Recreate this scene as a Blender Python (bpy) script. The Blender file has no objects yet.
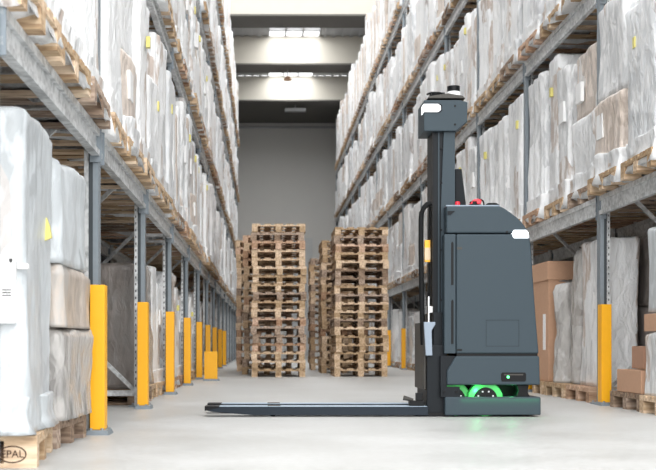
import bpy, bmesh, math, random
from mathutils import Vector, Matrix, noise
random.seed(7)
SC = bpy.context.scene
COL = SC.collection
F, H = 1100.0, 0.55          # focal length in pixels of a 656 px wide frame, camera height
VX, VY = 265.0, 345.0

# ------------------------------------------------------------------ materials
def mat(name):
    m = bpy.data.materials.new(name); m.use_nodes = True
    return m, m.node_tree, m.node_tree.nodes['Principled BSDF']
def srgb(r, g, b):
    f = lambda c: c/12.92 if c <= .04045 else ((c+.055)/1.055)**2.4
    return (f(r/255), f(g/255), f(b/255), 1)
def plain(name, col, rough=.5, metal=0., bump=0., bscale=40., var=.0, emis=None, es=0):
    m, nt, b = mat(name)
    b.inputs['Base Color'].default_value = col
    b.inputs['Roughness'].default_value = rough
    b.inputs['Metallic'].default_value = metal
    if emis:
        b.inputs['Emission Color'].default_value = emis; b.inputs['Emission Strength'].default_value = es
    tc = nt.nodes.new('ShaderNodeTexCoord')
    n = nt.nodes.new('ShaderNodeTexNoise'); n.inputs['Scale'].default_value = bscale; n.inputs['Detail'].default_value = 4
    nt.links.new(tc.outputs['Object'], n.inputs['Vector'])
    if var:
        mx = nt.nodes.new('ShaderNodeMix'); mx.data_type = 'RGBA'
        mx.inputs[6].default_value = (col[0]*(1-var), col[1]*(1-var), col[2]*(1-var), 1)
        mx.inputs[7].default_value = (min(1, col[0]*(1+var)), min(1, col[1]*(1+var)), min(1, col[2]*(1+var)), 1)
        nt.links.new(n.outputs['Fac'], mx.inputs[0]); nt.links.new(mx.outputs[2], b.inputs['Base Color'])
    if bump:
        bp = nt.nodes.new('ShaderNodeBump'); bp.inputs['Strength'].default_value = bump; bp.inputs['Distance'].default_value = .01
        nt.links.new(n.outputs['Fac'], bp.inputs['Height']); nt.links.new(bp.outputs['Normal'], b.inputs['Normal'])
    return m
def ramp(nt, stops):
    r = nt.nodes.new('ShaderNodeValToRGB'); e = r.color_ramp.elements
    while len(e) > 1: e.remove(e[-1])
    e[0].position, e[0].color = stops[0]
    for p, c in stops[1:]:
        k = e.new(p); k.color = c
    return r
def offset_coords(nt, scale=(1, 1, 1)):
    tc = nt.nodes.new('ShaderNodeTexCoord'); oi = nt.nodes.new('ShaderNodeObjectInfo')
    mp = nt.nodes.new('ShaderNodeMapping'); mp.inputs['Scale'].default_value = scale
    ml = nt.nodes.new('ShaderNodeMath'); ml.operation = 'MULTIPLY'; ml.inputs[1].default_value = 37.
    nt.links.new(oi.outputs['Random'], ml.inputs[0])
    cb = nt.nodes.new('ShaderNodeCombineXYZ')
    for i in range(3): nt.links.new(ml.outputs[0], cb.inputs[i])
    nt.links.new(tc.outputs['Object'], mp.inputs['Vector']); nt.links.new(cb.outputs[0], mp.inputs['Location'])
    return mp, oi
def film(name, c0, c1, c2, p1=.56, p2=.66, rough=.3, trans=0.):
    m, nt, b = mat(name)
    # upright bundles of slightly different tone under the film
    mp, oi = offset_coords(nt, (3.4, 3.4, 1.3))
    nd = nt.nodes.new('ShaderNodeTexNoise'); nd.inputs['Scale'].default_value = 2.2; nd.inputs['Detail'].default_value = 4
    nt.links.new(mp.outputs[0], nd.inputs['Vector'])
    va = nt.nodes.new('ShaderNodeVectorMath'); va.operation = 'MULTIPLY_ADD'
    va.inputs[1].default_value = (.38, .38, .3); nt.links.new(nd.outputs['Color'], va.inputs[0]); nt.links.new(mp.outputs[0], va.inputs[2])
    vo = nt.nodes.new('ShaderNodeTexVoronoi'); vo.distance = 'CHEBYCHEV'; vo.inputs['Scale'].default_value = 1.
    vo.inputs['Randomness'].default_value = .8
    nt.links.new(va.outputs[0], vo.inputs['Vector'])
    sp = nt.nodes.new('ShaderNodeSeparateColor'); nt.links.new(vo.outputs['Color'], sp.inputs[0])
    g = lambda c, k: (min(.92, c[0]*k), min(.92, c[1]*k), min(.92, c[2]*k), 1)
    r = ramp(nt, [(0, c0), (.25, g(c0, 1.08)), (.42, g(c0, .82)), (.55, g(c0, 1.12)), (.7, c1), (.85, c2)])
    r.color_ramp.interpolation = 'CONSTANT'
    nt.links.new(sp.outputs[0], r.inputs[0])
    mp2, _ = offset_coords(nt, (6.5, 6.5, 2.4))
    n2 = nt.nodes.new('ShaderNodeTexNoise'); n2.inputs['Scale'].default_value = 2.2; n2.inputs['Detail'].default_value = 6.; n2.inputs['Distortion'].default_value = .5
    nt.links.new(mp2.outputs[0], n2.inputs['Vector'])
    r2 = ramp(nt, [(.46, (0, 0, 0, 1)), (.6, (.8, .8, .8, 1))])
    nt.links.new(n2.outputs['Fac'], r2.inputs[0])
    mx = nt.nodes.new('ShaderNodeMix'); mx.data_type = 'RGBA'
    mx.inputs[7].default_value = (.88, .885, .89, 1) if c0[0] > .62 else g(c0, 1.3)
    nt.links.new(r2.outputs[0], mx.inputs[0]); nt.links.new(r.outputs[0], mx.inputs[6])
    nt.links.new(mx.outputs[2], b.inputs['Base Color'])
    b.inputs['Roughness'].default_value = rough
    mp3, _ = offset_coords(nt, (4, 4, 1.8))
    n3 = nt.nodes.new('ShaderNodeTexNoise'); n3.inputs['Scale'].default_value = 3.2; n3.inputs['Detail'].default_value = 7.; n3.inputs['Distortion'].default_value = .8
    n3.noise_type = 'RIDGED_MULTIFRACTAL' if trans else 'FBM'
    nt.links.new(mp3.outputs[0], n3.inputs['Vector'])
    bp = nt.nodes.new('ShaderNodeBump'); bp.inputs['Strength'].default_value = 1. if trans else .3 if ('pale' in name or 'beige' in name or 'tier' in name) else .8; bp.inputs['Distance'].default_value = .06 if trans else .04
    nt.links.new(n3.outputs['Fac'], bp.inputs['Height']); nt.links.new(bp.outputs['Normal'], b.inputs['Normal'])
    return m
def wood(name, a, bcol, c, axis_scale=(2, 14, 14)):
    m, nt, b = mat(name)
    mp, oi = offset_coords(nt, axis_scale)
    n = nt.nodes.new('ShaderNodeTexNoise'); n.inputs['Scale'].default_value = 2.5; n.inputs['Detail'].default_value = 5.
    nt.links.new(mp.outputs[0], n.inputs['Vector'])
    r = ramp(nt, [(.3, a), (.5, bcol), (.72, c)]); nt.links.new(n.outputs['Fac'], r.inputs[0])
    hs = nt.nodes.new('ShaderNodeHueSaturation')
    mr = nt.nodes.new('ShaderNodeMapRange'); mr.inputs['To Min'].default_value = .62; mr.inputs['To Max'].default_value = 1.18
    nt.links.new(oi.outputs['Random'], mr.inputs['Value']); nt.links.new(mr.outputs[0], hs.inputs['Value'])
    mr2 = nt.nodes.new('ShaderNodeMapRange'); mr2.inputs['To Min'].default_value = 1.02; mr2.inputs['To Max'].default_value = .74
    nt.links.new(oi.outputs['Random'], mr2.inputs['Value']); nt.links.new(mr2.outputs[0], hs.inputs['Saturation'])
    nt.links.new(r.outputs[0], hs.inputs['Color']); nt.links.new(hs.outputs[0], b.inputs['Base Color'])
    b.inputs['Roughness'].default_value = .8
    bp = nt.nodes.new('ShaderNodeBump'); bp.inputs['Strength'].default_value = .3; bp.inputs['Distance'].default_value = .004
    nt.links.new(n.outputs['Fac'], bp.inputs['Height']); nt.links.new(bp.outputs['Normal'], b.inputs['Normal'])
    return m
M = {}
M['wood'] = wood('pallet_wood', srgb(156, 122, 88), srgb(204, 170, 130), srgb(226, 200, 164))
M['wood_old'] = wood('weathered_pallet_wood', srgb(110, 88, 74), srgb(160, 132, 108), srgb(196, 172, 148))
M['wood_red'] = wood('reddish_pallet_wood', srgb(150, 108, 82), srgb(194, 152, 118), srgb(218, 184, 150))
M['film_white'] = film('white_stretch_film', (.83, .84, .85, 1), (.60, .61, .62, 1), (.52, .44, .39, 1), .55, .64)
M['film_grey'] = film('grey_stretch_film', (.72, .74, .76, 1), (.55, .56, .58, 1), (.40, .37, .36, 1), .52, .62)
M['film_tan'] = film('film_over_cardboard', (.60, .52, .46, 1), (.5, .42, .36, 1), (.7, .69, .68, 1), .5, .6)
M['film_pale'] = film('smooth_pale_film', (.50, .53, .55, 1), (.47, .49, .51, 1), (.48, .46, .45, 1))
M['film_brown'] = film('brown_wrapped_tier', (.44, .38, .33, 1), (.34, .28, .24, 1), (.5, .47, .44, 1))
M['film_dim'] = film('shaded_beige_film', (.22, .195, .18, 1), (.17, .15, .135, 1), (.27, .25, .235, 1), .5, .6)  # beige film, its tone darkened for the shade inside the racks
M['film_clear'] = film('crumpled_clear_film', (.40, .385, .37, 1), (.34, .32, .30, 1), (.55, .54, .53, 1), .47, .56, .18)
M['card'] = plain('corrugated_cardboard', srgb(190, 150, 122), .75, 0, .15, 30, .08)
M['card_dark'] = plain('brown_cardboard', srgb(168, 128, 104), .75, 0, .15, 30, .08)
M['paper'] = plain('white_paper', srgb(236, 236, 236), .6)
M['tape'] = plain('parcel_tape', srgb(205, 180, 145), .3)
M['yellow_tag'] = plain('yellow_tag', srgb(214, 204, 120), .5)
M['yellow'] = plain('yellow_powder_coat', srgb(247, 178, 22), .42, 0, .05, 30, .04)
M['steel'] = plain('blue_grey_steel', srgb(134, 143, 150), .45, .2, .05, 25, .12)
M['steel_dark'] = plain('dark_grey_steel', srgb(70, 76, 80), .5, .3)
M['galv'] = None
m, nt, b = mat('galvanised_steel')
tc = nt.nodes.new('ShaderNodeTexCoord'); v = nt.nodes.new('ShaderNodeTexVoronoi'); v.inputs['Scale'].default_value = 26
n = nt.nodes.new('ShaderNodeTexNoise'); n.inputs['Scale'].default_value = 6; n.inputs['Detail'].default_value = 6; n.inputs['Distortion'].default_value = 1.5
nt.links.new(tc.outputs['Object'], v.inputs['Vector']); nt.links.new(tc.outputs['Object'], n.inputs['Vector'])
mx = nt.nodes.new('ShaderNodeMix'); mx.inputs[0].default_value = .3
nt.links.new(n.outputs['Fac'], mx.inputs[2]); nt.links.new(v.outputs['Distance'], mx.inputs[3])
r = ramp(nt, [(.3, srgb(156, 158, 160)), (.46, srgb(188, 190, 191)), (.6, srgb(216, 218, 219))])
nt.links.new(mx.outputs[0], r.inputs[0]); nt.links.new(r.outputs[0], b.inputs['Base Color'])
b.inputs['Metallic'].default_value = .15; b.inputs['Roughness'].default_value = .42
M['galv'] = m
M['hole'] = plain('slot_shadow_black', srgb(42, 44, 46), .8)
M['agv'] = plain('slate_grey_paint', srgb(56, 67, 74), .5, 0, .03, 200, .03)
M['agv_dark'] = plain('dark_slate_paint', srgb(24, 28, 32), .5, .1)
M['agv_light'] = plain('pale_blue_grey_paint', srgb(128, 140, 154), .45, .1)
M['black'] = plain('black_plastic', srgb(16, 17, 19), .45)
M['rubber'] = plain('black_rubber', srgb(20, 21, 22), .7)
M['carriage'] = plain('grey_brown_steel', srgb(72, 70, 67), .5, .3)
M['white_plastic'] = plain('white_plastic', srgb(238, 240, 240), .35)
M['red'] = plain('red_plastic', srgb(214, 32, 52), .35)
M['chrome'] = plain('chrome', srgb(220, 222, 224), .18, 1.)
M['tread_green'] = plain('green_polyurethane', srgb(70, 205, 100), .4)
M['status'] = plain('lit_white_lens', (.9, .95, 1, 1), .3, emis=(.92, .97, 1, 1), es=1.2)
M['green_led'] = plain('green_lamp', (.1, .9, .25, 1), .3, emis=(.12, 1, .3, 1), es=1.2)
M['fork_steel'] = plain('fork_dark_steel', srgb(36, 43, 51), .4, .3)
M['fork_top'] = plain('pale_fork_steel', srgb(166, 184, 200), .35, .3)  # pale blue-grey top face, lighter than the fork sides
M['ink'] = plain('burnt_mark', srgb(66, 44, 30), .8)
M['black_ink'] = plain('black_ink', srgb(60, 60, 60), .6)
M['bolt'] = plain('zinc_bolt', srgb(175, 178, 182), .3, .9)
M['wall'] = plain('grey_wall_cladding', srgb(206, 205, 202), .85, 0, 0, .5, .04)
M['rack_backing'] = plain('rack_backing_panel', srgb(120, 118, 115), .9, 0, 0, .5, .05)  # for the added backing behind the racks
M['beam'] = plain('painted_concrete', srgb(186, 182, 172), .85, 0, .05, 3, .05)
M['soffit_shade'] = plain('shaded_soffit_grey', srgb(92, 90, 86), .9, 0, 0, 3, .05)  # shade under the beams and end roof, put into the colour
M['roof'] = plain('ribbed_roof_sheet', srgb(165, 166, 168), .7)
M['door'] = plain('pale_roller_door', srgb(196, 198, 198), .6)
for k_ in ('agv', 'agv_dark', 'black', 'rubber', 'fork_steel', 'carriage', 'hole'):
    M[k_].node_tree.nodes['Principled BSDF'].inputs['Specular IOR Level'].default_value = .18
# floor
m, nt, b = mat('polished_concrete')
tc = nt.nodes.new('ShaderNodeTexCoord')
n1 = nt.nodes.new('ShaderNodeTexNoise'); n1.inputs['Scale'].default_value = .9; n1.inputs['Detail'].default_value = 9; n1.inputs['Roughness'].default_value = .62
n2 = nt.nodes.new('ShaderNodeTexNoise'); n2.inputs['Scale'].default_value = 22; n2.inputs['Detail'].default_value = 6
nt.links.new(tc.outputs['Object'], n1.inputs['Vector']); nt.links.new(tc.outputs['Object'], n2.inputs['Vector'])
mx = nt.nodes.new('ShaderNodeMix'); mx.inputs[0].default_value = .4
nt.links.new(n1.outputs['Fac'], mx.inputs[2]); nt.links.new(n2.outputs['Fac'], mx.inputs[3])
r = ramp(nt, [(.36, srgb(168, 168, 165)), (.5, srgb(182, 182, 180)), (.64, srgb(194, 194, 193))])
nt.links.new(mx.outputs[0], r.inputs[0]); nt.links.new(r.outputs[0], b.inputs['Base Color'])
r = ramp(nt, [(.35, (.36,)*3+(1,)), (.65, (.58,)*3+(1,))]); nt.links.new(mx.outputs[0], r.inputs[0]); nt.links.new(r.outputs[0], b.inputs['Roughness'])
bp = nt.nodes.new('ShaderNodeBump'); bp.inputs['Strength'].default_value = .12; bp.inputs['Distance'].default_value = .004
nt.links.new(n2.outputs['Fac'], bp.inputs['Height']); nt.links.new(bp.outputs['Normal'], b.inputs['Normal'])
M['floor'] = m

# ------------------------------------------------------------------ mesh builder
class MB:
    def __init__(s): s.v = []; s.f = []; s.mi = []; s.sm = []; s.mats = []
    def m(s, mt):
        if mt not in s.mats: s.mats.append(mt)
        return s.mats.index(mt)
    def add(s, vs, fs, mt, smooth=False):
        o = len(s.v); k = s.m(mt)
        s.v += [tuple(p) for p in vs]
        for f in fs: s.f.append([o+i for i in f]); s.mi.append(k); s.sm.append(smooth)
        return s
    def box(s, x0, x1, y0, y1, z0, z1, mt='galv', rot=None, piv=None):
        vs = [Vector(p) for p in ((x0,y0,z0),(x1,y0,z0),(x1,y1,z0),(x0,y1,z0),(x0,y0,z1),(x1,y0,z1),(x1,y1,z1),(x0,y1,z1))]
        if rot is not None:
            p = Vector(piv); vs = [rot @ (q-p) + p for q in vs]
        return s.add(vs, [(0,3,2,1),(4,5,6,7),(0,1,5,4),(1,2,6,5),(2,3,7,6),(3,0,4,7)], mt)
    def prism(s, pts, y0, y1, mt='agv', smooth=False):     # outline in x,z pushed along y
        n = len(pts)
        a = sum(pts[i][0]*pts[(i+1)%n][1]-pts[(i+1)%n][0]*pts[i][1] for i in range(n))
        if a < 0: pts = pts[::-1]
        vs = [(x, y0, z) for x, z in pts]+[(x, y1, z) for x, z in pts]
        fs = [list(range(n)), list(range(2*n-1, n-1, -1))]+[(i, i+n, (i+1)%n+n, (i+1)%n) for i in range(n)]
        return s.add(vs, fs, mt, smooth)
    def tube(s, path, r, mt, n=10, cap=True):
        P = [Vector(p) for p in path]; vs = []; rings = []
        for i, p in enumerate(P):
            t = (P[min(i+1, len(P)-1)]-P[max(i-1, 0)]).normalized()
            up = Vector((0, 0, 1)) if abs(t.z) < .9 else Vector((0, 1, 0))
            a = t.cross(up).normalized(); bb = t.cross(a).normalized()
            rr = r[i] if isinstance(r, (list, tuple)) else r
            for k in range(n):
                th = 2*math.pi*k/n
                vs.append(p+a*math.cos(th)*rr+bb*math.sin(th)*rr)
        fs = []
        for i in range(len(P)-1):
            for k in range(n):
                fs.append((i*n+k, i*n+(k+1)%n, (i+1)*n+(k+1)%n, (i+1)*n+k))
        s.add(vs, fs, mt, True)
        if cap:
            s.add(vs[:n], [list(range(n-1, -1, -1))], mt); s.add(vs[-n:], [list(range(n))], mt)
        return s
    def bar(s, a, b, w, t, mt):        # rectangular bar between two points
        a, b = Vector(a), Vector(b); d = (b-a).normalized(); u = Vector((0, 1, 0)); v = d.cross(u).normalized()
        vs = []
        for p in (a, b):
            for i, j in ((-1,-1),(1,-1),(1,1),(-1,1)): vs.append(p+u*i*w/2+v*j*t/2)
        return s.add(vs, [(0,1,2,3),(7,6,5,4),(0,4,5,1),(1,5,6,2),(2,6,7,3),(3,7,4,0)], mt)
    def mesh(s, name):
        me = bpy.data.meshes.new(name); me.from_pydata(s.v, [], s.f)
        for k in s.mats: me.materials.append(M[k])
        me.polygons.foreach_set('material_index', s.mi); me.polygons.foreach_set('use_smooth', s.sm)
        me.validate(); me.update()
        bm = bmesh.new(); bm.from_mesh(me); bmesh.ops.recalc_face_normals(bm, faces=bm.faces); bm.to_mesh(me); bm.free()
        return me
    def obj(s, name, parent=None, loc=(0,0,0), rz=0, bevel=0):
        o = bpy.data.objects.new(name, s.mesh(name)); COL.objects.link(o)
        o.location = loc; o.rotation_euler = (0, 0, rz)
        if parent: o.parent = parent
        if bevel:
            md = o.modifiers.new('bevel', 'BEVEL'); md.width = bevel; md.segments = 3; md.limit_method = 'ANGLE'; md.harden_normals = False
        return o
def inst(name, me, parent=None, loc=(0,0,0), rz=0):
    o = bpy.data.objects.new(name, me); COL.objects.link(o); o.location = loc; o.rotation_euler = (0, 0, rz)
    if parent: o.parent = parent
    return o
def tag(o, label, cat, group=None):
    o['label'] = label; o['category'] = cat
    if group: o['group'] = group
    return o
def empty(name, loc, rz=0):
    o = bpy.data.objects.new(name, None); COL.objects.link(o); o.location = loc; o.rotation_euler = (0, 0, rz); return o
def structure(o): o['kind'] = 'structure'; return o

# ------------------------------------------------------------------ the hall
structure(MB().box(-9, 12, -8, 51, -.2, 0, 'floor').obj('floor'))
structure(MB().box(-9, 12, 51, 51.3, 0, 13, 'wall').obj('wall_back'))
structure(MB().box(-2.75, -2.6, 2, 51, 0, 12, 'rack_backing').obj('backing_left'))  # added backing in place of a further rack row, hides the sky
structure(MB().box(4.62, 4.8, 4, 51, 0, 12, 'rack_backing').obj('backing_right'))  # same added backing behind the right rack
d = MB().box(1.05, 2.2, 50.93, 51, 0, 5.5, 'door')
for k in range(18): d.box(1.05, 2.2, 50.915, 50.93, .1+k*.3, .12+k*.3, 'wall')
structure(d.obj('door_1'))
structure(MB().tube([(-2.5, 50.8, 10.6), (4.6, 50.8, 10.6)], .05, 'roof').obj('trim_1'))
for i, (z0, z1) in enumerate(((34.4, 35.7), (40.4, 41.6))):
    mb = MB().box(-2.6, 4.62, z0, z1, 10.9, 11.9, 'beam').box(-2.6, 4.62, z0, z1, 10.84, 10.9, 'soffit_shade')  # thin darker layer below paints the shaded underside
    structure(mb.obj('trim_%d' % (i+2)))
structure(MB().box(-2.6, 4.62, 46.4, 51, 10.9, 11.9, 'beam').box(-2.6, 4.62, 46.4, 51, 10.84, 10.9, 'soffit_shade').obj('trim_4'))
# roof sheets with a skylight opening above the aisle
for i, (a, b_) in enumerate(((34.4, 40.4), (40.4, 46.4))):
    mb = MB()
    for x0, x1 in ((-2.6, .1), (2.05, 4.62)):
        mb.box(x0, x1, a, b_, 11.92, 12.0, 'roof')
        x = x0+.1
        while x < x1-.1:
            mb.box(x, x+.1, a, b_, 11.86, 11.92, 'roof'); x += .32
    structure(mb.obj('ceiling' if i == 0 else 'ceiling.001'))
    w = MB()
    for k in range(4): w.box(.1+k*.63, .16+k*.63, a, b_, 11.9, 12.05, 'roof')
    w.box(.1, 2.05, (a+b_)/2+2.3, (a+b_)/2+2.4, 11.9, 12.05, 'roof')
    structure(w.obj('window_%d' % (i+1)))
# two small lamps under the beams
lb = MB().tube([(0, 0, 0), (0, 0, .25)], .02, 'roof').tube([(0, 0, -.12), (0, 0, 0)], [.16, .09], 'card', 14)
tag(lb.obj('ceiling_lamp', loc=(.85, 41.2, 10.59)), 'small round lamp hanging beneath the second ceiling beam', 'lamp')
lb = MB().box(-.45, .45, -.15, .15, -.12, .0, 'roof').tube([(0, 0, 0), (0, 0, .15)], .02, 'roof')
tag(lb.obj('ceiling_heater', loc=(1.3, 47.2, 10.69)), 'small grey box hanging under the shaded roof at the far end', 'heater')

# ------------------------------------------------------------------ pallet racks
LEV = [1.76, 3.75, 5.88, 8.02]; BH = .17
LX, RX = -1.11, 3.15
LZ0, LB = 4.38, 2.72        # left posts
RZ0, RB = 7.33, 2.92
NL, NR = 14, 14
def post_mesh(sgn, slots):      # aisle face towards +x*sgn
    mb = MB()
    def bx(a, b_, y0, y1, z0, z1, mt):
        a, b_ = sorted((a*sgn, b_*sgn)); mb.box(a, b_, y0, y1, z0, z1, mt)
    bx(.006, .042, -.05, .05, 0, 8.6, 'steel')           # front flange
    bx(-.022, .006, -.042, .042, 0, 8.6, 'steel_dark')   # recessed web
    bx(-.05, -.022, -.05, .05, 0, 8.6, 'galv')           # perforated rear flange
    if slots:
        z = .18
        while z < 8.5:
            bx(-.042, -.033, -.0508, -.049, z, z+.02, 'hole')
            z += .06
    mb.box(-.1, .1, -.085, .085, 0, .012, 'steel')
    for i in (-1, 1): mb.tube([(.075*i, .06, .012), (.075*i, .06, .03)], .012, 'bolt', 6)
    return mb.mesh('upright_post')
def beam_mesh(L, sgn):
    mb = MB(); y0, y1 = .055, L-.055
    mb.box(-.02, .012, y0, y1, 0, BH, 'galv')
    a, b_ = (.012, .034) if sgn > 0 else (-.034, -.02)
    mb.box(a, b_, y0, y1, 0, .035, 'galv'); mb.box(a, b_, y0, y1, BH-.045, BH, 'galv')
    for yy in (y0, y1-.012):       # end connector plates
        mb.box(-.03, .045 if sgn > 0 else .03, yy, yy+.012, -.04, BH+.03, 'steel')
    return mb.mesh('beam')
def rack(name, X, Z0, B, N, sgn, label):
    root = tag(empty(name, (X, Z0, 0)), label, 'pallet rack')
    pm, pf, bm_ = post_mesh(sgn, True), post_mesh(sgn, False), beam_mesh(B, sgn)
    br = MB(); z = .12; dx = -1.05*sgn; k = 0
    br.bar((0, 0, z), (dx, 0, z), .035, .05, 'galv')
    while z < 7.6:
        z2 = z+1.02
        br.bar((0 if k % 2 else dx, 0, z2), (dx if k % 2 else 0, 0, z), .03, .035, 'galv'); z = z2; k += 1
    br.bar((0, 0, 8.3), (dx, 0, 8.3), .03, .04, 'galv')
    brm = br.mesh('frame_brace')
    for i in range(N+1):
        p = inst('upright_post', pm if i < 6 and not (sgn > 0 and i == 1) else pf, root, (0, i*B, 0))
        q = inst('upright_post', pf, root, (dx, i*B, 0), math.pi)
        inst('frame_brace', brm, p, (-.03*sgn, 0, 0))
    for i in range(N):
        for l, z in enumerate(LEV):
            inst('beam', bm_, root, (.02*sgn, i*B, z))
            if Z0+i*B < 31: inst('beam', bm_, root, (dx-.02*sgn, i*B, z))
    return root
rack('pallet_rack', LX, LZ0, LB, NL, 1, 'tall galvanised pallet rack running along the left side of the aisle')
rack('pallet_rack', RX, RZ0, RB, NR, -1, 'tall galvanised pallet rack along the right side behind the forklift')

# ------------------------------------------------------------------ column guards
def guard(x, z, sgn, label, h=.92, w=.09, thin=False):
    root = tag(empty('column_guard', (x, z, 0)), label, 'post guard', 'yellow rack post guards')
    mb = MB().box(-w/2, w/2, -.05, -.044, .03, h, 'yellow').box(w/2-.006 if sgn > 0 else -w/2, w/2 if sgn > 0 else -w/2+.006, -.044, .07, .03, h, 'yellow')
    mb.box(-w/2 if sgn > 0 else w/2-.006, -w/2+.006 if sgn > 0 else w/2, -.044, .07, .03, h, 'yellow')
    mb.obj('guard_plate', root, bevel=.003)
    fb = MB(); hx = w/2
    fb.prism([(-hx-.02, 0), (hx+.035, 0), (hx+.02, .03), (-hx-.01, .03)], -.1, .1, 'steel')
    f = fb.obj('base_plate', root)
    if z < 12:
        for sx in (-1, 1):
            MB().tube([(sx*.035, -.08, .03), (sx*.035, -.08, .042)], .011, 'bolt', 6).obj('bolt', root)
    return root
ORD = ['nearest', 'second', 'third', 'fourth', 'fifth', 'sixth', 'seventh', 'eighth', 'ninth', 'tenth', 'eleventh', 'twelfth', 'thirteenth', 'fourteenth', 'fifteenth']
k = 0
for i in range(1, 15):
    z = LZ0+i*LB-.3
    if z > 31: break
    x = -1.03 if i == 1 else -1.055
    guard(x, z, 1, 'yellow steel guard plate on the floor at %s visible post of left rack' % ORD[k]); k += 1
g = guard(-.83, 16.9, 1, 'low wide yellow guard standing out between taller guards by left rack', .45, .2)
g['group'] = 'low yellow guards'
k = 0
for i in range(1, 9):
    z = RZ0+i*RB-.22
    if z > 31: break
    guard(3.1, z, -1, 'yellow steel guard plate on the floor at %s visible post of right rack' % ORD[k]); k += 1

# ------------------------------------------------------------------ pallets
def pallet_parts(W=.8, wd='wood'):
    P = {}
    mb = MB()
    hw = W/2
    for y0, y1 in ((-hw, -hw+.145), (-hw+.185*W/.8, -hw+.285*W/.8), (-.0725, .0725), (hw-.285*W/.8, hw-.185*W/.8), (hw-.145, hw)):
        mb.box(-.6, .6, y0, y1, .122, .144, wd)
    for x in (-.5275, 0, .5275): mb.box(x-.0725, x+.0725, -hw, hw, .1, .122, wd)
    P['deck'] = mb
    P['block'] = [MB().box(x-.0725, x+.0725, y-.05, y+.05, .022, .1, wd) for x in (-.5275, 0, .5275) for y in (-hw+.05, 0, hw-.05)]
    P['bottom_board'] = [MB().box(-.6, .6, y-.05, y+.05, 0, .022, wd) for y in (-hw+.05, 0, hw-.05)]
    return P
def merge(mbs):
    o = MB()
    for m_ in mbs:
        base = len(o.v); o.v += m_.v
        for f, k, s in zip(m_.f, m_.mi, m_.sm):
            o.f.append([base+i for i in f]); o.mi.append(o.m(m_.mats[k])); o.sm.append(s)
    return o
PAL = {}
for key, W, wd in (('a', .8, 'wood'), ('b', .8, 'wood_old'), ('c', .8, 'wood_red'), ('sa', .92, 'wood'), ('sb', .92, 'wood_old'), ('sc', .92, 'wood_red')):
    P = pallet_parts(W, wd)
    PAL[key] = dict(one=merge([P['deck']]+P['block']+P['bottom_board']).mesh('wooden_pallet'), deck=P['deck'].mesh('deck'),
                    block=[q.mesh('block') for q in P['block']], bottom_board=[q.mesh('bottom_board') for q in P['bottom_board']])
def pallet(key, loc, rz, label, group, parts):
    D = PAL[key]
    if not parts:
        o = inst('wooden_pallet', D['one'], None, loc, rz)
    else:
        o = inst('wooden_pallet', D['deck'], None, loc, rz)
        for q in D['block']: inst('block', q, o)
        for q in D['bottom_board']: inst('bottom_board', q, o)
    return tag(o, label, 'pallet', group)

# ------------------------------------------------------------------ wrapped loads
def body(mb, cx, cy, hx, hy, z0, z1, mt, seed=0, amp=.018, rad=.08, n=56, lev=20, flare=0., tilt=(0, 0), lobes=0, top=.03):
    pts = []
    per = [(hx-rad, hy-rad, 0), (-(hx-rad), hy-rad, 1), (-(hx-rad), -(hy-rad), 2), (hx-rad, -(hy-rad), 3)]
    kk = n//8
    for i, (px, py, q) in enumerate(per):
        for j in range(kk+1):
            th = math.pi/2*(q+j/kk); pts.append((px+math.cos(th)*rad, py+math.sin(th)*rad, math.cos(th), math.sin(th)))
        nx, ny, _ = per[(i+1) % 4]
        a = pts[-1]; th = math.pi/2*(q+1)
        bx, by = nx+math.cos(th)*rad, ny+math.sin(th)*rad
        for j in range(1, kk+1):
            t = j/(kk+1); pts.append((a[0]+(bx-a[0])*t, a[1]+(by-a[1])*t, math.cos(th), math.sin(th)))
    N = len(pts); vs = []
    rings = [(z0+(z1-top-z0)*i/lev, 0) for i in range(lev+1)]+[(z1-top*.35, top*.35), (z1, top*1.2), (z1+.004, min(hx, hy)*.45)]
    for zz, ins in rings:
        t = (zz-z0)/(z1-z0)
        for x, y, nx, ny in pts:
            s = Vector((x*3.5, y*3.5, zz*1.0+seed*7.3))
            dsp = noise.noise(s)*amp*1.6+noise.noise(Vector((x*13, y*13, zz*3+seed)))*amp*.8+abs(noise.noise(Vector((x*6+seed, y*6, zz*6))))*amp*.7
            if lobes: dsp -= abs(math.sin((x if abs(ny) > .7 else y)*lobes))*.0 + .035*(1-abs(math.cos((x if abs(ny) > .7 else y)*lobes)))
            if flare: dsp += flare*max(0, 1-t*3)+.02*noise.noise(Vector((x*5, y*5, seed)))
            dsp -= .012*math.sin(t*math.pi)*1.0
            sc = 1-ins/max(hx, hy) if ins else 1
            X = (x+nx*dsp); Y = (y+ny*dsp)
            if ins: X -= nx*ins if ins < .1 else X*.55; Y -= ny*ins if ins < .1 else Y*.55
            if flare and t < .01 and z0 < 0: zz = z0-.05+.09*noise.noise(Vector((x*4, y*4, seed+3)))+.05*noise.noise(Vector((x*11, y*11, seed+9)))
            zr = zz+(noise.noise(Vector((x*4, y*4, seed)))*.025 if ins or t > .9 else 0)
            vs.append((cx+X+tilt[0]*(zz-z0), cy+Y+tilt[1]*(zz-z0), zr))
    fs = []
    R = len(rings)
    for i in range(R-1):
        for j in range(N):
            fs.append((i*N+j, i*N+(j+1) % N, (i+1)*N+(j+1) % N, (i+1)*N+j))
    fs.append([(R-1)*N+j for j in range(N)]); fs.append([j for j in range(N-1, -1, -1)])
    mb.add(vs, fs, mt, True)
    return mb
def skirt(mb, hx, hy, seed, mt='film_white', drop=True):       # film pulled down around the pallet deck
    return body(mb, 0, 0, hx+.01, hy+.008, -.05 if drop else .005, .16, mt, seed+50, .02, .03, lev=4, flare=.025, top=.01)
VAR = []
def variant(look, mb, extra=()): VAR.append((look, mb.mesh('wrapped_load'), [(nm, e.mesh(nm)) for nm, e in extra]))
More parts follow.
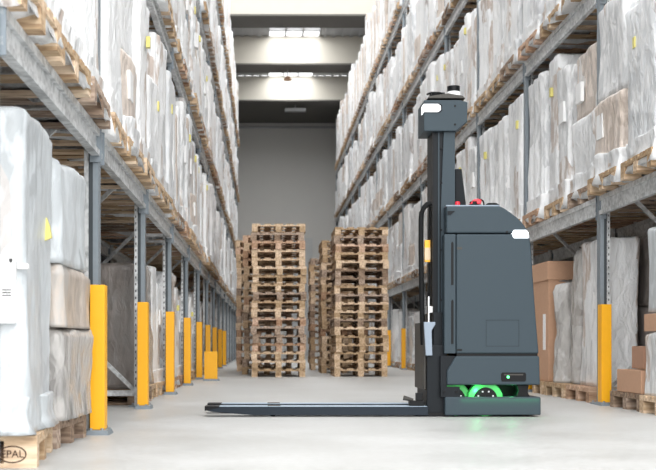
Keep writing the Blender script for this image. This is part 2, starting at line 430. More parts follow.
def stick(y, z, x=.575, w=.05, h=.09, mt='yellow_tag'): return MB().box(x-.03, x+.006, y-w/2, y+w/2, z, z+h, mt)
def stick_side(x, z, y, w=.05, h=.1, mt='yellow_tag'):
    s = 1 if y > 0 else -1
    return MB().box(x-w/2, x+w/2, min(y-.03*s, y+.006*s), max(y-.03*s, y+.006*s), z, z+h, mt)
for sd, (hgt, mt) in enumerate(((1.42, 'film_white'), (1.55, 'film_white'), (1.3, 'film_grey'))):
    mb = MB(); body(mb, 0, 0, .56, .375, 0, hgt, mt, sd, .02, .07, n=64, lev=24); skirt(mb, .56, .375, sd)
    variant(('tall white wrapped block', 'tallest white wrapped block', 'squat grey wrapped block')[sd], mb,
            [('tag', stick(.2-.3*sd*.5, hgt-.38)), ('tag', stick_side(.44, hgt-.33, .385)), ('tag', stick_side(.44, hgt-.33, -.385))])
for sd in range(2):       # two upright panels side by side, unequal
    mb = MB()
    body(mb, 0, -.195, .55, .175, 0, 1.5-.12*sd, 'film_white', 10+sd, .014, .04, n=48, lev=22, tilt=(0, .006))
    body(mb, .0, .19, .54, .18, 0, 1.3+.2*sd, 'film_grey' if sd else 'film_white', 14+sd, .014, .04, n=48, lev=22, tilt=(.01, -.004))
    skirt(mb, .55, .375, 15+sd)
    variant(('pair of uneven white bundles', 'grey and white bundle pair')[sd], mb, [('tag', stick(-.2, 1.1)), ('label_sheet', stick(.2, .75, .56, .14, .2, 'paper'))])
for sd in range(2):       # wrapped upright rolls
    mb = MB(); body(mb, 0, 0, .55, .375, 0, 1.38+.12*sd, 'film_white', 20+sd, .012, .1, n=96, lev=20, lobes=math.pi/.25); skirt(mb, .55, .375, 22)
    variant(('white wrapped upright rolls', 'taller white wrapped rolls')[sd], mb, [('tag', stick(.12, 1.0))])
for sd in range(2):       # two tiers, cardboard seen through
    mb = MB(); h1 = .62+.12*sd
    body(mb, 0, 0, .56, .38, 0, h1, 'film_tan' if sd == 0 else 'film_white', 30+sd, .016, .05, lev=10)
    body(mb, -.01, .01, .53, .36, h1-.005, 1.42, 'film_white' if sd == 0 else 'film_tan', 33+sd, .018, .06, lev=12); skirt(mb, .56, .38, 31)
    variant(('white load over cardboard tier', 'cardboard tier over white load')[sd], mb, [('label_sheet', stick(-.1, .3+.6*sd, .57, .16, .2, 'paper'))])
mb = MB()                 # three slabs of different height
for k, (yy, hh, ww) in enumerate(((-.255, 1.5, .12), (0, 1.24, .12), (.255, 1.4, .115))):
    body(mb, 0, yy, .55, ww, 0, hh, ('film_white', 'film_tan', 'film_white')[k], 40+k, .01, .03, n=40, lev=20, tilt=(0, .004*(1-k)))
skirt(mb, .55, .37, 41)
variant('three uneven wrapped slabs', mb, [('tag', stick(-.25, 1.2, .56))])
mb = MB(); body(mb, 0, 0, .56, .37, 0, .95, 'film_white', 51, .02, .08, lev=14); body(mb, -.05, 0, .42, .3, .93, 1.36, 'film_grey', 52, .03, .12, lev=8); skirt(mb, .56, .37, 51)
variant('white load with smaller bundle', mb, [('tag', stick(.1, .7))])
mb = MB(); body(mb, 0, 0, .57, .385, 0, 1.5, 'film_white', 61, .03, .16, n=72, lev=26); skirt(mb, .56, .38, 61)
variant('crumpled rounded white load', mb, [('tag', stick(.1, 1.15)), ('label_sheet', stick(-.15, .6, .58, .14, .2, 'paper'))])
# tall versions for the top shelf
TOP = []
for sd, hgt in enumerate((2.05, 1.85, 2.2)):
    mb = MB(); body(mb, 0, -.19, .55, .175, 0, hgt, 'film_white', 70+sd, .014, .04, n=48, lev=20); body(mb, 0, .19, .55, .175, 0, hgt-.15*(sd+1)*.6, 'film_tan' if sd == 1 else 'film_white', 74+sd, .014, .04, n=48, lev=20)
    skirt(mb, .55, .37, 71); TOP.append((('very tall white bundle pair', 'tall white and tan bundles', 'highest white bundle pair')[sd], mb.mesh('wrapped_load'), []))

LEVN = ['ground level', 'first shelf', 'second shelf', 'third shelf', 'top shelf']
POS = ['nearest', 'middle', 'farthest']
def proj(x, y, z):
    y = max(y, .3); return VX+x*F/y, VY-(z-H)*F/y
def seen(x, y, z0, z1, hx=.6, hy=.4):
    ps = [proj(x+a*hx, y+b_*hy, c) for a in (-1, 1) for b_ in (-1, 1) for c in (z0, z1)]
    return max(p[0] for p in ps) > -2 and min(p[0] for p in ps) < 658 and max(p[1] for p in ps) > -3 and min(p[1] for p in ps) < 473
rnd = random.Random(11)
slots = []      # side, bay, level, pos, x, y, z
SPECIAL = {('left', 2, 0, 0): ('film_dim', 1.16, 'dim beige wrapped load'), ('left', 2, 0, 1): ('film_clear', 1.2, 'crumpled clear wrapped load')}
for side, X, Z0, B, N in (('left', LX, LZ0, LB, NL), ('right', RX, RZ0, RB, NR)):
    s = 1 if side == 'left' else -1
    for bay in range(N):
        for lev in range(5):
            if lev == 0:
                if side == 'left' and bay < 2: continue
                if side == 'right' and bay < 2: continue
            for p in range(3):
                y = Z0+bay*B+B*(p+.5)/3+(.03, 0, -.03)[p]+rnd.uniform(-.02, .02)
                x = X-s*((.47 if side == 'left' or bay == 0 or lev > 1 else .51) if lev else .62)+rnd.uniform(-.02, .02)
                z = 0 if lev == 0 else LEV[lev-1]+BH
                if side == 'right' and bay == 0: x -= .06; y += .05
                if (side, bay, lev, p) == ('left', 2, 0, 0): y += .14
                if (side, bay, lev, p) == ('left', 2, 0, 1): y += .08
                if seen(x, y, z, z+.14+(1.6 if lev < 4 else 2.1)): slots.append((side, bay, lev, p, x, y, z, s))
# how large each shows: the aisle face
def area(t):
    side, bay, lev, p, x, y, z, s = t
    xf = x+s*.57
    a = proj(xf, y-.4, z); b_ = proj(xf, y+.4, z+1.6)
    x0, x1 = sorted((a[0], b_[0])); x0, x1 = max(x0, 0), min(x1, 656)
    t0, t1 = max(0, proj(xf, y, z+1.6)[1]), min(470, proj(xf, y, z)[1])
    return max(0, x1-x0)*max(0, t1-t0)
slots.sort(key=area, reverse=True)
slots = [t for t in slots if area(t) > 0.5]
STUFF = dict(load=[], pallet=[])
print('SLOTS', len(slots))
for idx, (side, bay, lev, p, x, y, z, s) in enumerate(slots):
    rz = (0 if s > 0 else math.pi)+rnd.uniform(-.03, .03)
    bw = ORD[bay]
    where = '%s rack, %s, %s bay, %s' % (side, LEVN[lev], bw, POS[p])
    grp = '%s of the %s rack' % (LEVN[lev], side)
    look, me, ex = (rnd.choice(TOP) if lev == 4 else rnd.choice(VAR))
    key = rnd.choice('aab' 'ac')
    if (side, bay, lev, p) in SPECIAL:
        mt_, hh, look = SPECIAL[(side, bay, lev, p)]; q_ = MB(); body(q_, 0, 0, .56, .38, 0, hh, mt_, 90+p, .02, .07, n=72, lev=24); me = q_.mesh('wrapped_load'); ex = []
    if (side, bay, lev, p) == ('left', 4, 0, 0):
        q_ = MB(); body(q_, 0, 0, .56, .38, 0, .6, 'film_white', 97, .02, .05, n=64, lev=14); me = q_.mesh('wrapped_load'); ex = []; look = 'low white load under brown box'
        bx = MB().box(-.3, .3, -.25, .25, 0, .22, 'card').obj('cardboard_box', None, (x+.1, y, .755), 0, bevel=.006)
        tag(bx, 'brown cardboard box between two white loads on the left rack floor level', 'box')
        q_ = MB(); body(q_, 0, 0, .3, .24, 0, .42, 'film_grey', 98, .02, .1, n=56, lev=12)
        tag(q_.obj('wrapped_load', None, (x+.08, y, .98)), 'small grey wrapped bundle on the brown box, left rack floor level', 'wrapped load')
    if idx < 185:
        pallet(key, (x, y, z), rz, 'wooden pallet beneath the load on '+where, 'pallets on '+grp, y < 14)
    else:
        STUFF['pallet'].append((PAL[key]['one'], Matrix.Translation((x, y, z)) @ Matrix.Rotation(rz, 4, 'Z')))
    wy = 1.05 if side == 'left' else 1.09
    if idx < 285:
        o = inst('wrapped_load', me, None, (x, y, z+.146), rz)
        o.scale = (1, wy, 1 if ((side, bay, lev, p) in SPECIAL or (side, bay, lev, p) == ('left', 4, 0, 0)) else rnd.uniform(.72, .92) if lev == 0 else rnd.uniform(.96, 1.09) if lev < 4 else 1)
        tag(o, look+' on '+where, 'wrapped load', 'loads on '+grp)
        if y < 20:
            for nm, q in ex:
                if nm != 'tag' or rnd.random() < .55: inst(nm, q, o)
    else:
        STUFF['load'].append((me, Matrix.Translation((x, y, z+.146)) @ Matrix.Rotation(rz, 4, 'Z')))
def stuff(name, items, label, cat):
    if not items: return
    o_ = MB()
    for me, mx_ in items:
        base = len(o_.v); names = [q.name for q in me.materials]
        keys = [next(k for k, v_ in M.items() if v_.name == n_) for n_ in names]
        o_.v += [tuple(mx_ @ v_.co) for v_ in me.vertices]
        for f in me.polygons:
            o_.f.append([base+i for i in f.vertices]); o_.mi.append(o_.m(keys[f.material_index])); o_.sm.append(f.use_smooth)
    o = tag(o_.obj(name), label, cat); o['kind'] = 'stuff'
stuff('wrapped_load', STUFF['load'], 'the many farthest white wrapped loads on the rack shelves', 'wrapped load')
stuff('wooden_pallet', STUFF['pallet'], 'the many farthest wooden pallets on the rack shelves', 'pallet')

# ------------------------------------------------------------------ near left, ground level
def text_mesh(txt, size, mt, name):
    cu = bpy.data.curves.new('t', 'FONT'); cu.body = txt; cu.size = size; cu.extrude = .0008; cu.align_x = 'CENTER'; cu.align_y = 'CENTER'
    to = bpy.data.objects.new('t', cu); COL.objects.link(to)
    dg = bpy.context.evaluated_depsgraph_get(); dg.update()
    me = bpy.data.meshes.new_from_object(to.evaluated_get(dg)); bpy.data.objects.remove(to)
    me.name = name; me.materials.clear(); me.materials.append(M[mt]); return me
r1 = math.radians(6)
# pallet turned so its aisle side runs from (-1.02, 4.92) back to (-1.10, 5.72)
def corner_place(cx, cy, ang):      # near aisle-side corner -> centre; local +x is the aisle
    v = Vector((-.6, .4, 0)); v.rotate(Matrix.Rotation(ang, 3, 'Z')); return (cx+v.x, cy+v.y, 0)
c1 = corner_place(-1.02, 4.92, r1)
p1 = pallet('a', c1, r1, 'wooden pallet with an oval burnt mark under the nearest white load', 'pallets on ground level of the left rack', True)
ring = MB(); pts = []
for k in range(41):
    th = 2*math.pi*k/40; pts.append((.06*math.cos(th), 0, .036*math.sin(th)))
ring.tube(pts, .0028, 'ink', 5, cap=False)
t = inst('burnt_mark', ring.mesh('burnt_mark'), p1, (.6-.108, -.402, .062))
tm = inst('burnt_lettering', text_mesh('EPAL', .047, 'ink', 'burnt_lettering'), p1, (.6-.108, -.4015, .062)); tm.rotation_euler = (math.pi/2, 0, 0)
mb = MB(); body(mb, 0, 0, .60, .40, 0, 1.47, 'film_pale', 101, .012, .06, n=96, lev=40, top=.03); skirt(mb, .60, .40, 102, 'film_pale', False)
L1 = tag(mb.obj('wrapped_load', None, (c1[0]-.02, c1[1], .146), math.radians(3)), 'big white wrapped load with a paper sheet, at the left edge of the floor', 'wrapped load', 'loads on ground level of the left rack')
sh = MB().box(.44, .555, -.445, -.385, .50, .80, 'paper').obj('label_sheet', L1)
mb = MB().prism([(.53, .785), (.545, .785), (.545, .772), (.5375, .764), (.53, .772)], -.447, -.445, 'black_ink')
for k in range(3): mb.box(.50, .50+.04, -.447, -.445, .62+k*.012, .625+k*.012, 'black_ink')
mb.obj('printed_marks', sh)
body(MB(), 0, 0, .1, .1, 0, .1, 'film_white')
MB().box(.56, .61, -.43, -.38, .74, .765, 'paper').obj('film_fold', L1, bevel=.005)
MB().prism([(.58, .92), (.625, .94), (.615, 1.0), (.6, 1.04), (.58, 1.03)], .2, .23, 'yellow_tag').obj('tag', L1)
body(MB(), .5, -.3, .1, .1, -.2, -.14, 'film_white', 3, .02, .04, lev=3).obj('torn_film', L1)
r2 = math.radians(-2)
c2 = corner_place(-1.10, 5.80, r2)
pallet('b', c2, r2, 'weathered wooden pallet just before the nearest yellow guard on the left', 'pallets on ground level of the left rack', True)
L2 = tag(empty('wrapped_load', (c2[0], c2[1], .146), r2), 'grey and white load of three film-wrapped tiers beside the nearest yellow guard', 'wrapped load', 'loads on ground level of the left rack')
for nm, z0, z1, mt, sd, ox in (('lower_tier', 0, .5, 'film_clear', 111, .0), ('middle_tier', .5, .84, 'film_brown', 112, -.01), ('upper_tier', .84, 1.41, 'film_pale', 113, -.02)):
    body(MB(), ox, .02, .635, .41, z0, z1, mt, sd, .018, .06, n=72, lev=16, top=.05).obj(nm, L2)
# second left load behind the nearest frame is empty: bay 2 (7.1-9.8) holds nothing on the floor
# ------------------------------------------------------------------ right, ground level (posts at 10.25 and 13.17)
def gpal(key, x, y, label): return pallet(key, (x, y, 0), math.pi, label, 'pallets on ground level of the right rack', True)
gpal('a', 3.68, 12.62, 'wooden pallet under the tall brown carton beside the forklift')
gpal('a', 3.68, 11.75, 'wooden pallet under the crumpled film bundle right of the forklift')
gpal('c', 3.68, 10.86, 'wooden pallet under the tall white load behind the right yellow guard')
gpal('b', 3.68, 9.42, 'wooden pallet carrying the two small cardboard boxes at right')
gpal('a', 3.65, 8.56, 'wooden pallet at the right edge of the picture')
t = MB()
def carton(x0, x1, y0, y1, z0, z1, label, mt='card', group=None, lid=False, strip=True):
    cx, cy = (x0+x1)/2, (y0+y1)/2; hx, hy = (x1-x0)/2, (y1-y0)/2
    mb = MB().box(-hx, hx, -hy, hy, 0, z1-z0, mt)
    o = tag(mb.obj('cardboard_box', None, (cx, cy, z0), 0, bevel=.006), label, 'box', group)
    h = z1-z0
    if lid: MB().box(-hx-.012, hx+.012, -hy-.012, hy+.012, h-.2, h+.008, mt).obj('lid', o, bevel=.005)
    if strip:
        MB().box(-.03, .03, -hy-.014, hy+.014, h+.001, h+.012, 'tape').box(-.03, .03, -hy-.003, -hy+.001, h*.75, h, 'tape').obj('packing_tape', o)
    return o
cb = carton(3.13, 4.1, 12.15, 12.95, .146, 1.47, 'tall brown cardboard carton with a lid, right beside the forklift', 'card', None, True)
MB().box(-.49, -.482, -.28, -.18, .35, .75, 'paper').obj('label_sheet', cb)
tag(body(MB(), 0, 0, .3, .17, 0, 1.1, 'film_clear', 121, .04, .13, n=96, lev=40, top=.12, tilt=(.02, .03)).obj('wrapped_load', None, (3.44, 11.86, .146)), 'crumpled clear-film bundle leaning beside the tall brown carton', 'wrapped load')
tag(body(MB(), 0, 0, .3, .12, 0, 1.42, 'film_clear', 123, .03, .1, n=96, lev=40, top=.1, tilt=(.02, .03)).obj('wrapped_load', None, (3.5, 11.46, .146)), 'tall narrow wrapped roll between crumpled bundle and white load on the right', 'wrapped load')
tag(body(MB(), 0, 0, .19, .38, 0, 1.44, 'film_white', 127, .014, .06, n=80, lev=30).obj('wrapped_load', None, (3.40, 10.86, .146)), 'tall narrow white wrapped load standing behind the yellow guard on the right', 'wrapped load')
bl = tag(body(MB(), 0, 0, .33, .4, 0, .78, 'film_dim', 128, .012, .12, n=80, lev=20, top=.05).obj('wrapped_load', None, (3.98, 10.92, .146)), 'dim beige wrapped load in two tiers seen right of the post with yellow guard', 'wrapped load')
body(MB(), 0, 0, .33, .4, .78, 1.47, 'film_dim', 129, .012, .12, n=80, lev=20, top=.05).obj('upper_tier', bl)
carton(3.09, 3.5, 9.04, 9.66, .146, .34, 'lower small cardboard box on the pallet in front of right guard', 'card', 'small boxes at right')
carton(3.12, 3.44, 9.06, 9.36, .352, .54, 'upper small cardboard box resting on the lower one at right', 'card_dark', 'small boxes at right')
tag(body(MB(), 0, 0, .52, .37, 0, .5, 'film_white', 131, .01, .04, n=64, lev=16).obj('wrapped_load', None, (3.6, 8.58, .146)), 'low white wrapped load at the right edge near the small boxes', 'wrapped load')
carton(3.08, 3.9, 8.25, 8.94, .66, .8, 'flat cardboard box on the low white load at right edge', 'card')
tag(body(MB(), 0, 0, .4, .33, 0, .68, 'film_pale', 133, .006, .03, n=64, lev=16).obj('wrapped_load', None, (3.5, 8.6, .815)), 'smooth pale wrapped block on the flat cardboard box at right edge', 'wrapped load')

# ------------------------------------------------------------------ stacks of empty pallets
def stack(xl, y0, n, label, grp, parts, rz0=0, seed=0, pitch=.1442):
    rr = random.Random(seed); z = 0
    for k in range(n):
        key = rr.choice(['sa', 'sa', 'sb', 'sc', 'sa'])
        o = pallet(key, (xl+.46+rr.uniform(-.018, .018), y0+.6+rr.uniform(-.02, .02), z), math.pi/2+rz0+rr.uniform(-.012, .012),
                   label % HT(k, n), grp, parts)
        z += pitch
NUM = ['bottom', 'second', 'third', 'fourth', 'fifth', 'sixth', 'seventh', 'eighth', 'ninth']
def HT(k, n):
    if k == 0: return 'bottom pallet'
    if k == n-1: return 'topmost pallet'
    return NUM[k]+' pallet from the floor' if k < 9 else ['topmost', 'second', 'third', 'fourth', 'fifth', 'sixth', 'seventh', 'eighth', 'ninth', 'tenth'][n-1-k]+' pallet from the top'
stack(-.226, 18.9, 18, '%s in the front left stack of empty pallets', 'front left pallet stack', True, 0, 1, .1465)
stack(-.41, 20.5, 18, '%s in the stack just behind the front left one', 'second left pallet stack', False, 0, 2)
stack(-.60, 23.0, 19, '%s in the rearmost left stack of empty pallets', 'rear left pallet stack', False, 0, 3)
stack(1.215, 19.1, 18, '%s in the front right stack of empty pallets', 'front right pallet stack', True, 0, 4)
stack(1.11, 21.5, 18, '%s in the stack just behind the front right one', 'second right pallet stack', False, 0, 5)
stack(1.0, 24.1, 17, '%s in the rearmost right stack of empty pallets', 'rear right pallet stack', False, 0, 6)

# ------------------------------------------------------------------ the driverless forklift
Y0 = 8.4
def at(px, py, y=Y0): return ((px-VX)*y/F, H-(py-VY)*y/F)
def poly(pp, y=Y0): return [at(a, b_, y) for a, b_ in pp]
AGV = empty('driverless_forklift', (1.7, 8.78, 0))
tag(AGV, 'dark slate-grey driverless pallet stacker with forks pointing left across the aisle', 'forklift')
OFF = Vector((-1.7, -8.78, 0))
def part(mb, name, parent=None, bevel=0):
    mb.v = [(p[0]-1.7, p[1]-8.78, p[2]) for p in mb.v]
    return mb.obj(name, parent or AGV, bevel=bevel)
BY1 = 9.15
# base plate, wheel gap, lower cowl
part(MB().prism(poly([(445, 397), (541, 397), (541, 415), (445, 415.5)]), Y0, BY1, 'agv'), 'chassis_base', bevel=.01)
part(MB().prism(poly([(448, 385), (535, 385), (535, 398), (448, 398)]), Y0+.33, BY1-.25, 'black'), 'wheel_well')
part(MB().prism(poly([(441, 387), (460, 387), (460, 397), (441, 397)]), Y0+.01, Y0+.04, 'agv_dark').tube([(at(444.5, 392)[0], Y0, at(0, 392)[1]), (at(444.5, 392)[0], Y0+.02, at(0, 392)[1])], .01, 'black', 8)
     .tube([(at(457, 392)[0], Y0, at(0, 392)[1]), (at(457, 392)[0], Y0+.02, at(0, 392)[1])], .01, 'black', 8), 'bracket')
part(MB().prism(poly([(441, 356), (456, 356), (447, 371), (447, 387), (441, 387)]), Y0+.02, BY1-.05, 'agv_dark'), 'cowl_recess')
part(MB().prism(poly([(456, 356), (539.5, 356), (540.3, 385), (447, 385), (447, 371)]), Y0, BY1, 'agv'), 'lower_cowl', bevel=.012)
sensor = part(MB().prism(poly([(502, 372.5), (525, 372.5), (526, 374), (526, 380), (525, 381.5), (502, 381.5), (501, 380), (501, 374)]), Y0-.004, Y0+.03, 'black'), 'sensor_window')
part(MB().tube([(at(508, 0)[0], Y0-.008, at(0, 377)[1]), (at(508, 0)[0], Y0, at(0, 377)[1])], .011, 'green_led', 12), 'indicator_light', sensor)
part(MB().prism(poly([(504, 374), (523, 374), (523, 375.3), (504, 375.3)]), Y0-.006, Y0, 'carriage'), 'sensor_rim', sensor)
part(MB().prism(poly([(457, 352), (538, 352), (538, 358), (457, 358)]), Y0+.012, BY1-.02, 'black'), 'seam_gasket')
# main body with its sloping rear
part(MB().prism(poly([(456.4, 234), (529.6, 234), (531.8, 255), (533.6, 285), (536, 318), (539, 353.5), (456.4, 353.5)]), Y0, BY1, 'agv'), 'body_panel', bevel=.012)
part(MB().prism(poly([(444.5, 234), (455.8, 234), (455.8, 353.5), (444.5, 353.5)]), Y0+.004, BY1-.02, 'agv'), 'side_column', bevel=.004)
for a, b_ in ((243, 285), (301, 344)):
    part(MB().prism(poly([(451.2, a), (452.4, a-1.6), (453.6, a), (453.6, b_), (451.2, b_)]), Y0+.002, Y0+.012, 'black'), 'grip_slot')
hatch = MB()
for q in ([(486, 320), (519, 320), (519, 320.25), (486, 320.25)], [(486, 346), (519, 346), (519, 346.25), (486, 346.25)], [(486, 320), (486.25, 320), (486.25, 346.25), (486, 346.25)], [(518.75, 320), (519, 320), (519, 346.25), (518.75, 346.25)]):
    hatch.prism(poly(q), Y0-.0015, Y0+.004, 'agv_dark')
part(hatch, 'hatch_outline')
part(MB().prism(poly([(457, 247), (462, 247), (462, 249.5), (457, 249.5)]), Y0-.003, Y0+.004, 'carriage'), 'latch')
part(MB().prism(poly([(457, 349), (462, 349), (462, 350.8), (457, 350.8)]), Y0-.003, Y0+.004, 'black'), 'latch')
# top cowl
top = part(MB().prism(poly([(446.5, 206), (500, 206), (505, 208.5), (510, 212), (516, 216.5), (521, 221), (525, 226), (527.5, 230), (529.4, 233), (446.5, 233)]), Y0, BY1, 'agv'), 'top_cowl', bevel=.012)
part(MB().prism(poly([(447.5, 211), (455, 211), (450.5, 215), (447.5, 215)]), Y0-.006, Y0+.002, 'agv_dark'), 'lift_notch', top)
part(MB().tube([(at(507, 0)[0], Y0-.003, at(0, 232)[1]), (at(507, 0)[0], Y0+.01, at(0, 232)[1])], .009, 'black', 10), 'button', top)
part(MB().prism(poly([(514, 230), (526.5, 230), (528.5, 233), (529, 238.2), (514, 238.2), (512.6, 236.6), (512.6, 231.6)]), Y0-.006, Y0+.06, 'status'), 'status_light', top, bevel=.006)
part(MB().prism(poly([(446.5, 204.8), (500, 204.8), (500, 206), (446.5, 206)]), Y0+.012, BY1-.02, 'agv_light'), 'top_rim', top)
xb, zb = at(457.5, 205, 8.5)
part(MB().tube([(xb, 8.5, zb), (xb, 8.5, zb+.012), (xb, 8.5, zb+.026)], [.02, .02, .016], 'red', 14), 'push_button', top)
xe, ze = at(474, 205, 8.55)
es = part(MB().tube([(xe, 8.55, ze), (xe, 8.55, ze+.025)], .035, 'black', 16), 'stop_switch', top)
part(MB().prism(poly([(469, 204.5), (473, 199.8), (478, 199), (481, 200.6), (480.5, 204.5)], 8.55), 8.52, 8.58, 'red'), 'stop_knob', es, bevel=.006)
pth = [(at(a, b_, 8.56)[0], 8.56, at(a, b_, 8.56)[1]) for a, b_ in ((478, 200), (481, 199.6), (483, 201), (484, 205))]
part(MB().tube(pth, .007, 'black', 8), 'handle', es)
part(MB().prism(poly([(485, 205), (488, 203), (496, 202.8), (500, 205)], 8.6), 8.6, 8.95, 'black'), 'top_cover', top)
part(MB().prism(poly([(455, 169), (461.5, 169), (466, 206), (455, 206)], 8.8), 8.79, 9.05, 'agv_dark'), 'control_box', bevel=.006)
# mast
MY0, MY1 = 8.53, 8.78
mast = part(MB().prism(poly([(444, 128), (455, 128), (455, 206), (446, 206), (446, 415), (441, 415), (441, 206)], MY0), MY0, MY1, 'agv'), 'mast_upright')
mp = MB().prism(poly([(433, 130), (443.6, 130), (443.6, 414), (433, 414)], MY0+.02), MY0+.02, MY1, 'agv_dark')
mp.prism(poly([(438, 130), (439.4, 130), (439.4, 320), (438, 320)], MY0+.015), MY0+.012, MY0+.025, 'agv')
part(mp, 'mast_inner_channel')
part(MB().prism(poly([(432.4, 130), (434, 130), (434, 414), (432.4, 414)], MY0+.01), MY0+.01, MY1+.03, 'black'), 'mast_guide_strip')
for yy in (148, 183, 230, 250, 300):
    part(MB().tube([(at(441.5, 0, MY0)[0], MY0-.002, at(0, yy, MY0)[1]), (at(441.5, 0, MY0)[0], MY0+.01, at(0, yy, MY0)[1])], .008, 'black', 8), 'screw', mast)
# mast head
HY0, HY1 = 8.5, 8.83
head = part(MB().prism(poly([(424, 100), (460.5, 100), (467.5, 102), (467.5, 121.5), (456, 131), (424, 131)], HY0), HY0, HY1, 'agv'), 'mast_head', bevel=.006)
part(MB().prism(poly([(424, 103), (439, 103), (442, 105.5), (442, 110.5), (439, 113), (424, 113)], HY0), HY0-.003, HY0+.02, 'black'), 'light_surround', head)
part(MB().prism(poly([(423.5, 104.2), (438, 104.2), (440.6, 106.4), (440.6, 109.8), (438, 112), (423.5, 112)], HY0), HY0-.006, HY0+.12, 'status'), 'status_light', head)
for q in ((455, 106), (455, 124.5)):
    X_, Z_ = at(q[0], q[1], HY0); part(MB().tube([(X_, HY0-.003, Z_), (X_, HY0+.01, Z_)], .009, 'black', 8), 'screw', head)
part(MB().prism(poly([(426, 100.3), (464, 100.3), (461, 97.6), (447, 95.2), (428, 98)], 8.6), 8.53, 8.78, 'carriage'), 'sensor_mount', head, bevel=.004)
xs, zs = at(453.5, 95.5, 8.66)
lid = part(MB().tube([(xs, 8.66, zs-.02), (xs, 8.66, zs+.025)], .055, 'white_plastic', 24), 'laser_scanner', head)
part(MB().tube([(xs, 8.66, zs+.025), (xs, 8.66, zs+.062)], .05, 'black', 24), 'scanner_lens', lid)
part(MB().tube([(xs, 8.66, zs+.062), (xs, 8.66, zs+.07)], .05, 'black', 24), 'scanner_cap', lid)
xa, za = at(435, 95.5, 8.62)
ant = part(MB().tube([(xa, 8.62, za-.03), (xa, 8.62, za), (xa, 8.62, za+.006)], [.03, .045, .045], 'black', 20), 'antenna', head)
part(MB().tube([(xa-.065, 8.62, za+.008), (xa-.03, 8.62, za+.022), (xa+.03, 8.62, za+.022), (xa+.065, 8.62, za+.012)], .008, 'black', 8).tube([(xa+.055, 8.62, za+.012), (xa+.075, 8.62, za+.012)], .013, 'black', 10), 'antenna_arm', ant)
# carriage, lower mast, cable
part(MB().box(1.225, 1.245, 8.5, 9.0, at(0, 390)[1], at(0, 322)[1], 'carriage'), 'fork_carriage', bevel=.004)
part(MB().box(1.245, 1.40, 8.46, 9.0, .02, at(0, 345)[1], 'agv_dark').box(1.3, 1.4, 8.5, 9.0, .3, at(0, 312)[1], 'agv_dark'), 'mast_foot', bevel=.006)
part(MB().box(1.16, 1.45, 8.44, 9.02, .006, .03, 'black'), 'skid_plate')
part(MB().prism(poly([(423.5, 322), (435, 322), (435, 324.5), (431.4, 330.5), (432, 355.5), (425.5, 355.5)], 8.45), 8.43, 8.46, 'agv_light'), 'carriage_bracket', bevel=.003)
xc = at(428.6, 0, 8.5)[0]
part(MB().tube([(xc, 8.5, at(0, 322)[1]), (xc, 8.5, at(0, 296)[1])], .013, 'chrome', 12).tube([(xc+.012, 8.5, at(0, 312)[1]), (xc+.012, 8.5, at(0, 306)[1])], .02, 'white_plastic', 12), 'lift_cylinder')
cp = []
for a, b_ in ((431, 203), (427, 204.5), (423.6, 208), (421.6, 213), (421, 220), (421, 250), (421.4, 280), (422, 310), (423, 345)):
    X_, Z_ = at(a, b_, 8.56); cp.append((X_, 8.56, Z_))
part(MB().tube(cp, .02, 'rubber', 12), 'cable_chain')
cp = []
for a, b_ in ((429.8, 206), (429.6, 240), (429.4, 300), (430, 345)):
    X_, Z_ = at(a, b_, 8.62); cp.append((X_, 8.62, Z_))
part(MB().tube(cp, .007, 'rubber', 8), 'cable')
X_, Z_ = at(426, 262, 8.62)
part(MB().box(X_-.012, X_+.03, 8.6, 8.64, Z_, Z_+.17, 'yellow').box(X_-.013, X_+.031, 8.597, 8.601, Z_+.015, Z_+.11, 'tape'), 'warning_label')
# small sensor gear at the heel of the forks
g = MB()
X_, Z_ = at(411, 400)
g.box(X_-.0, X_+.11, 8.46, 8.56, Z_-.05, Z_-.01, 'black').box(X_+.05, X_+.1, 8.47, 8.53, Z_-.01, Z_+.05, 'black')
g.tube([(X_-.045, 8.5, Z_+.012), (X_+.03, 8.5, Z_-.005)], [.02, .012], 'carriage', 10)
part(g, 'fork_sensor', bevel=.003)
# forks
for yA in (8.42, 8.82):
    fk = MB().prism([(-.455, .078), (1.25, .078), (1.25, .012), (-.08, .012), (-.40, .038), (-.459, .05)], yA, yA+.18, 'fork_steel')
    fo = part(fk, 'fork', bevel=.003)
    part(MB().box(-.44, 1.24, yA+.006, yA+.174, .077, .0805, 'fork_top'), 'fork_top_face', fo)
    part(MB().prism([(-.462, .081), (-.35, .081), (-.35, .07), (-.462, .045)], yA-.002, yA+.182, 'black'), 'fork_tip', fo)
    part(MB().box(.02, .12, yA+.03, yA+.15, .076, .083, 'carriage'), 'roller_cover', fo)
    part(MB().tube([(.06, yA+.04, .035), (.06, yA+.14, .035)], .034, 'rubber', 18), 'load_roller', fo)
# wheels in the gap
def wheel(px, py, y, R_):
    X_, Z_ = at(px, py, y)
    w = part(MB().tube([(X_, y, Z_), (X_, y+.008, Z_), (X_, y+.07, Z_), (X_, y+.078, Z_)], [R_-.006, R_, R_, R_-.006], 'tread_green', 40), 'drive_wheel')
    part(MB().tube([(X_, y-.006, Z_), (X_, y+.01, Z_)], R_*.66, 'black', 32), 'hub', w)
    for k in range(8):
        a = 2*math.pi*(k+.5)/8
        part(MB().tube([(X_+R_*.45*math.cos(a), y-.01, Z_+R_*.45*math.sin(a)), (X_+R_*.45*math.cos(a), y, Z_+R_*.45*math.sin(a))], .007, 'bolt', 8), 'bolt', w)
wheel(485.5, 399, 8.44, .136)
wheel(453.5, 399, 8.5, .136)
part(MB().prism(poly([(517, 385), (529, 385), (528, 392), (530, 397), (516, 397), (518.5, 391)], 8.45), 8.45, 8.6, 'black'), 'caster_bracket', bevel=.004)
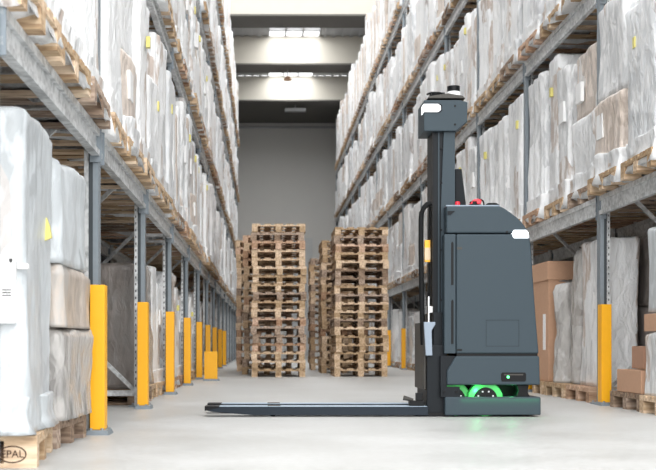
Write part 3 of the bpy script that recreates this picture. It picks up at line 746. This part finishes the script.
part(MB().tube([(at(462, 0)[0], 8.56, .33-.02), (at(530, 0)[0], 8.56, .33-.02)], .008, 'green_led', 8), 'green_light_strip')
# green lamps of the truck
def lamp(nm, typ, loc, e, col, size=.1, sy=None, rot=(0, 0, 0)):
    l = bpy.data.lights.new(nm, typ); l.energy = e; l.color = col
    if typ == 'AREA':
        l.size = size
        if sy: l.shape = 'RECTANGLE'; l.size_y = sy
    elif typ == 'POINT': l.shadow_soft_size = size
    o = bpy.data.objects.new(nm, l); COL.objects.link(o); o.location = loc; o.rotation_euler = rot; return o
lamp('green_floor_light', 'AREA', (1.8, 8.385, .14), .12, (.1, 1, .3), .6, .01, (math.radians(14), 0, 0))
lamp('green_lamp_light', 'POINT', (1.62, 8.425, .2), .35, (.1, 1, .3), .02)
lamp('green_lamp_light', 'POINT', (1.9, 8.47, .2), .3, (.1, 1, .3), .02)

# ------------------------------------------------------------------ light, camera
w = bpy.data.worlds.new('overcast'); SC.world = w; w.use_nodes = True
nt = w.node_tree; bg = nt.nodes['Background']
bg.inputs['Color'].default_value = (.97, .985, 1, 1); bg.inputs['Strength'].default_value = 1.45
sun = lamp('daylight', 'SUN', (0, -6, 14), 2.5, (1, .99, .97), rot=(math.radians(90-42), 0, 0)); sun.data.angle = math.radians(80)
for yy in (37.4, 43.4): lamp('skylight_glow', 'AREA', (1.05, yy, 11.85), 170, (1, 1, 1), 1.9, 5.6)
cam = bpy.data.cameras.new('camera'); co = bpy.data.objects.new('camera', cam); COL.objects.link(co)
co.location = (0, 0, H); co.rotation_euler = (math.pi/2, 0, 0)
cam.sensor_width = 36; cam.sensor_fit = 'HORIZONTAL'; cam.lens = F/656*36
cam.shift_x = (328-VX)/656; cam.shift_y = (VY-235)/656
cam.clip_end = 200
cam.dof.use_dof = True; cam.dof.focus_distance = 8.6; cam.dof.aperture_fstop = 4.0
SC.camera = co
SC.view_settings.view_transform = 'Standard'; SC.view_settings.look = 'None'
SC.view_settings.exposure = .68; SC.view_settings.gamma = 1
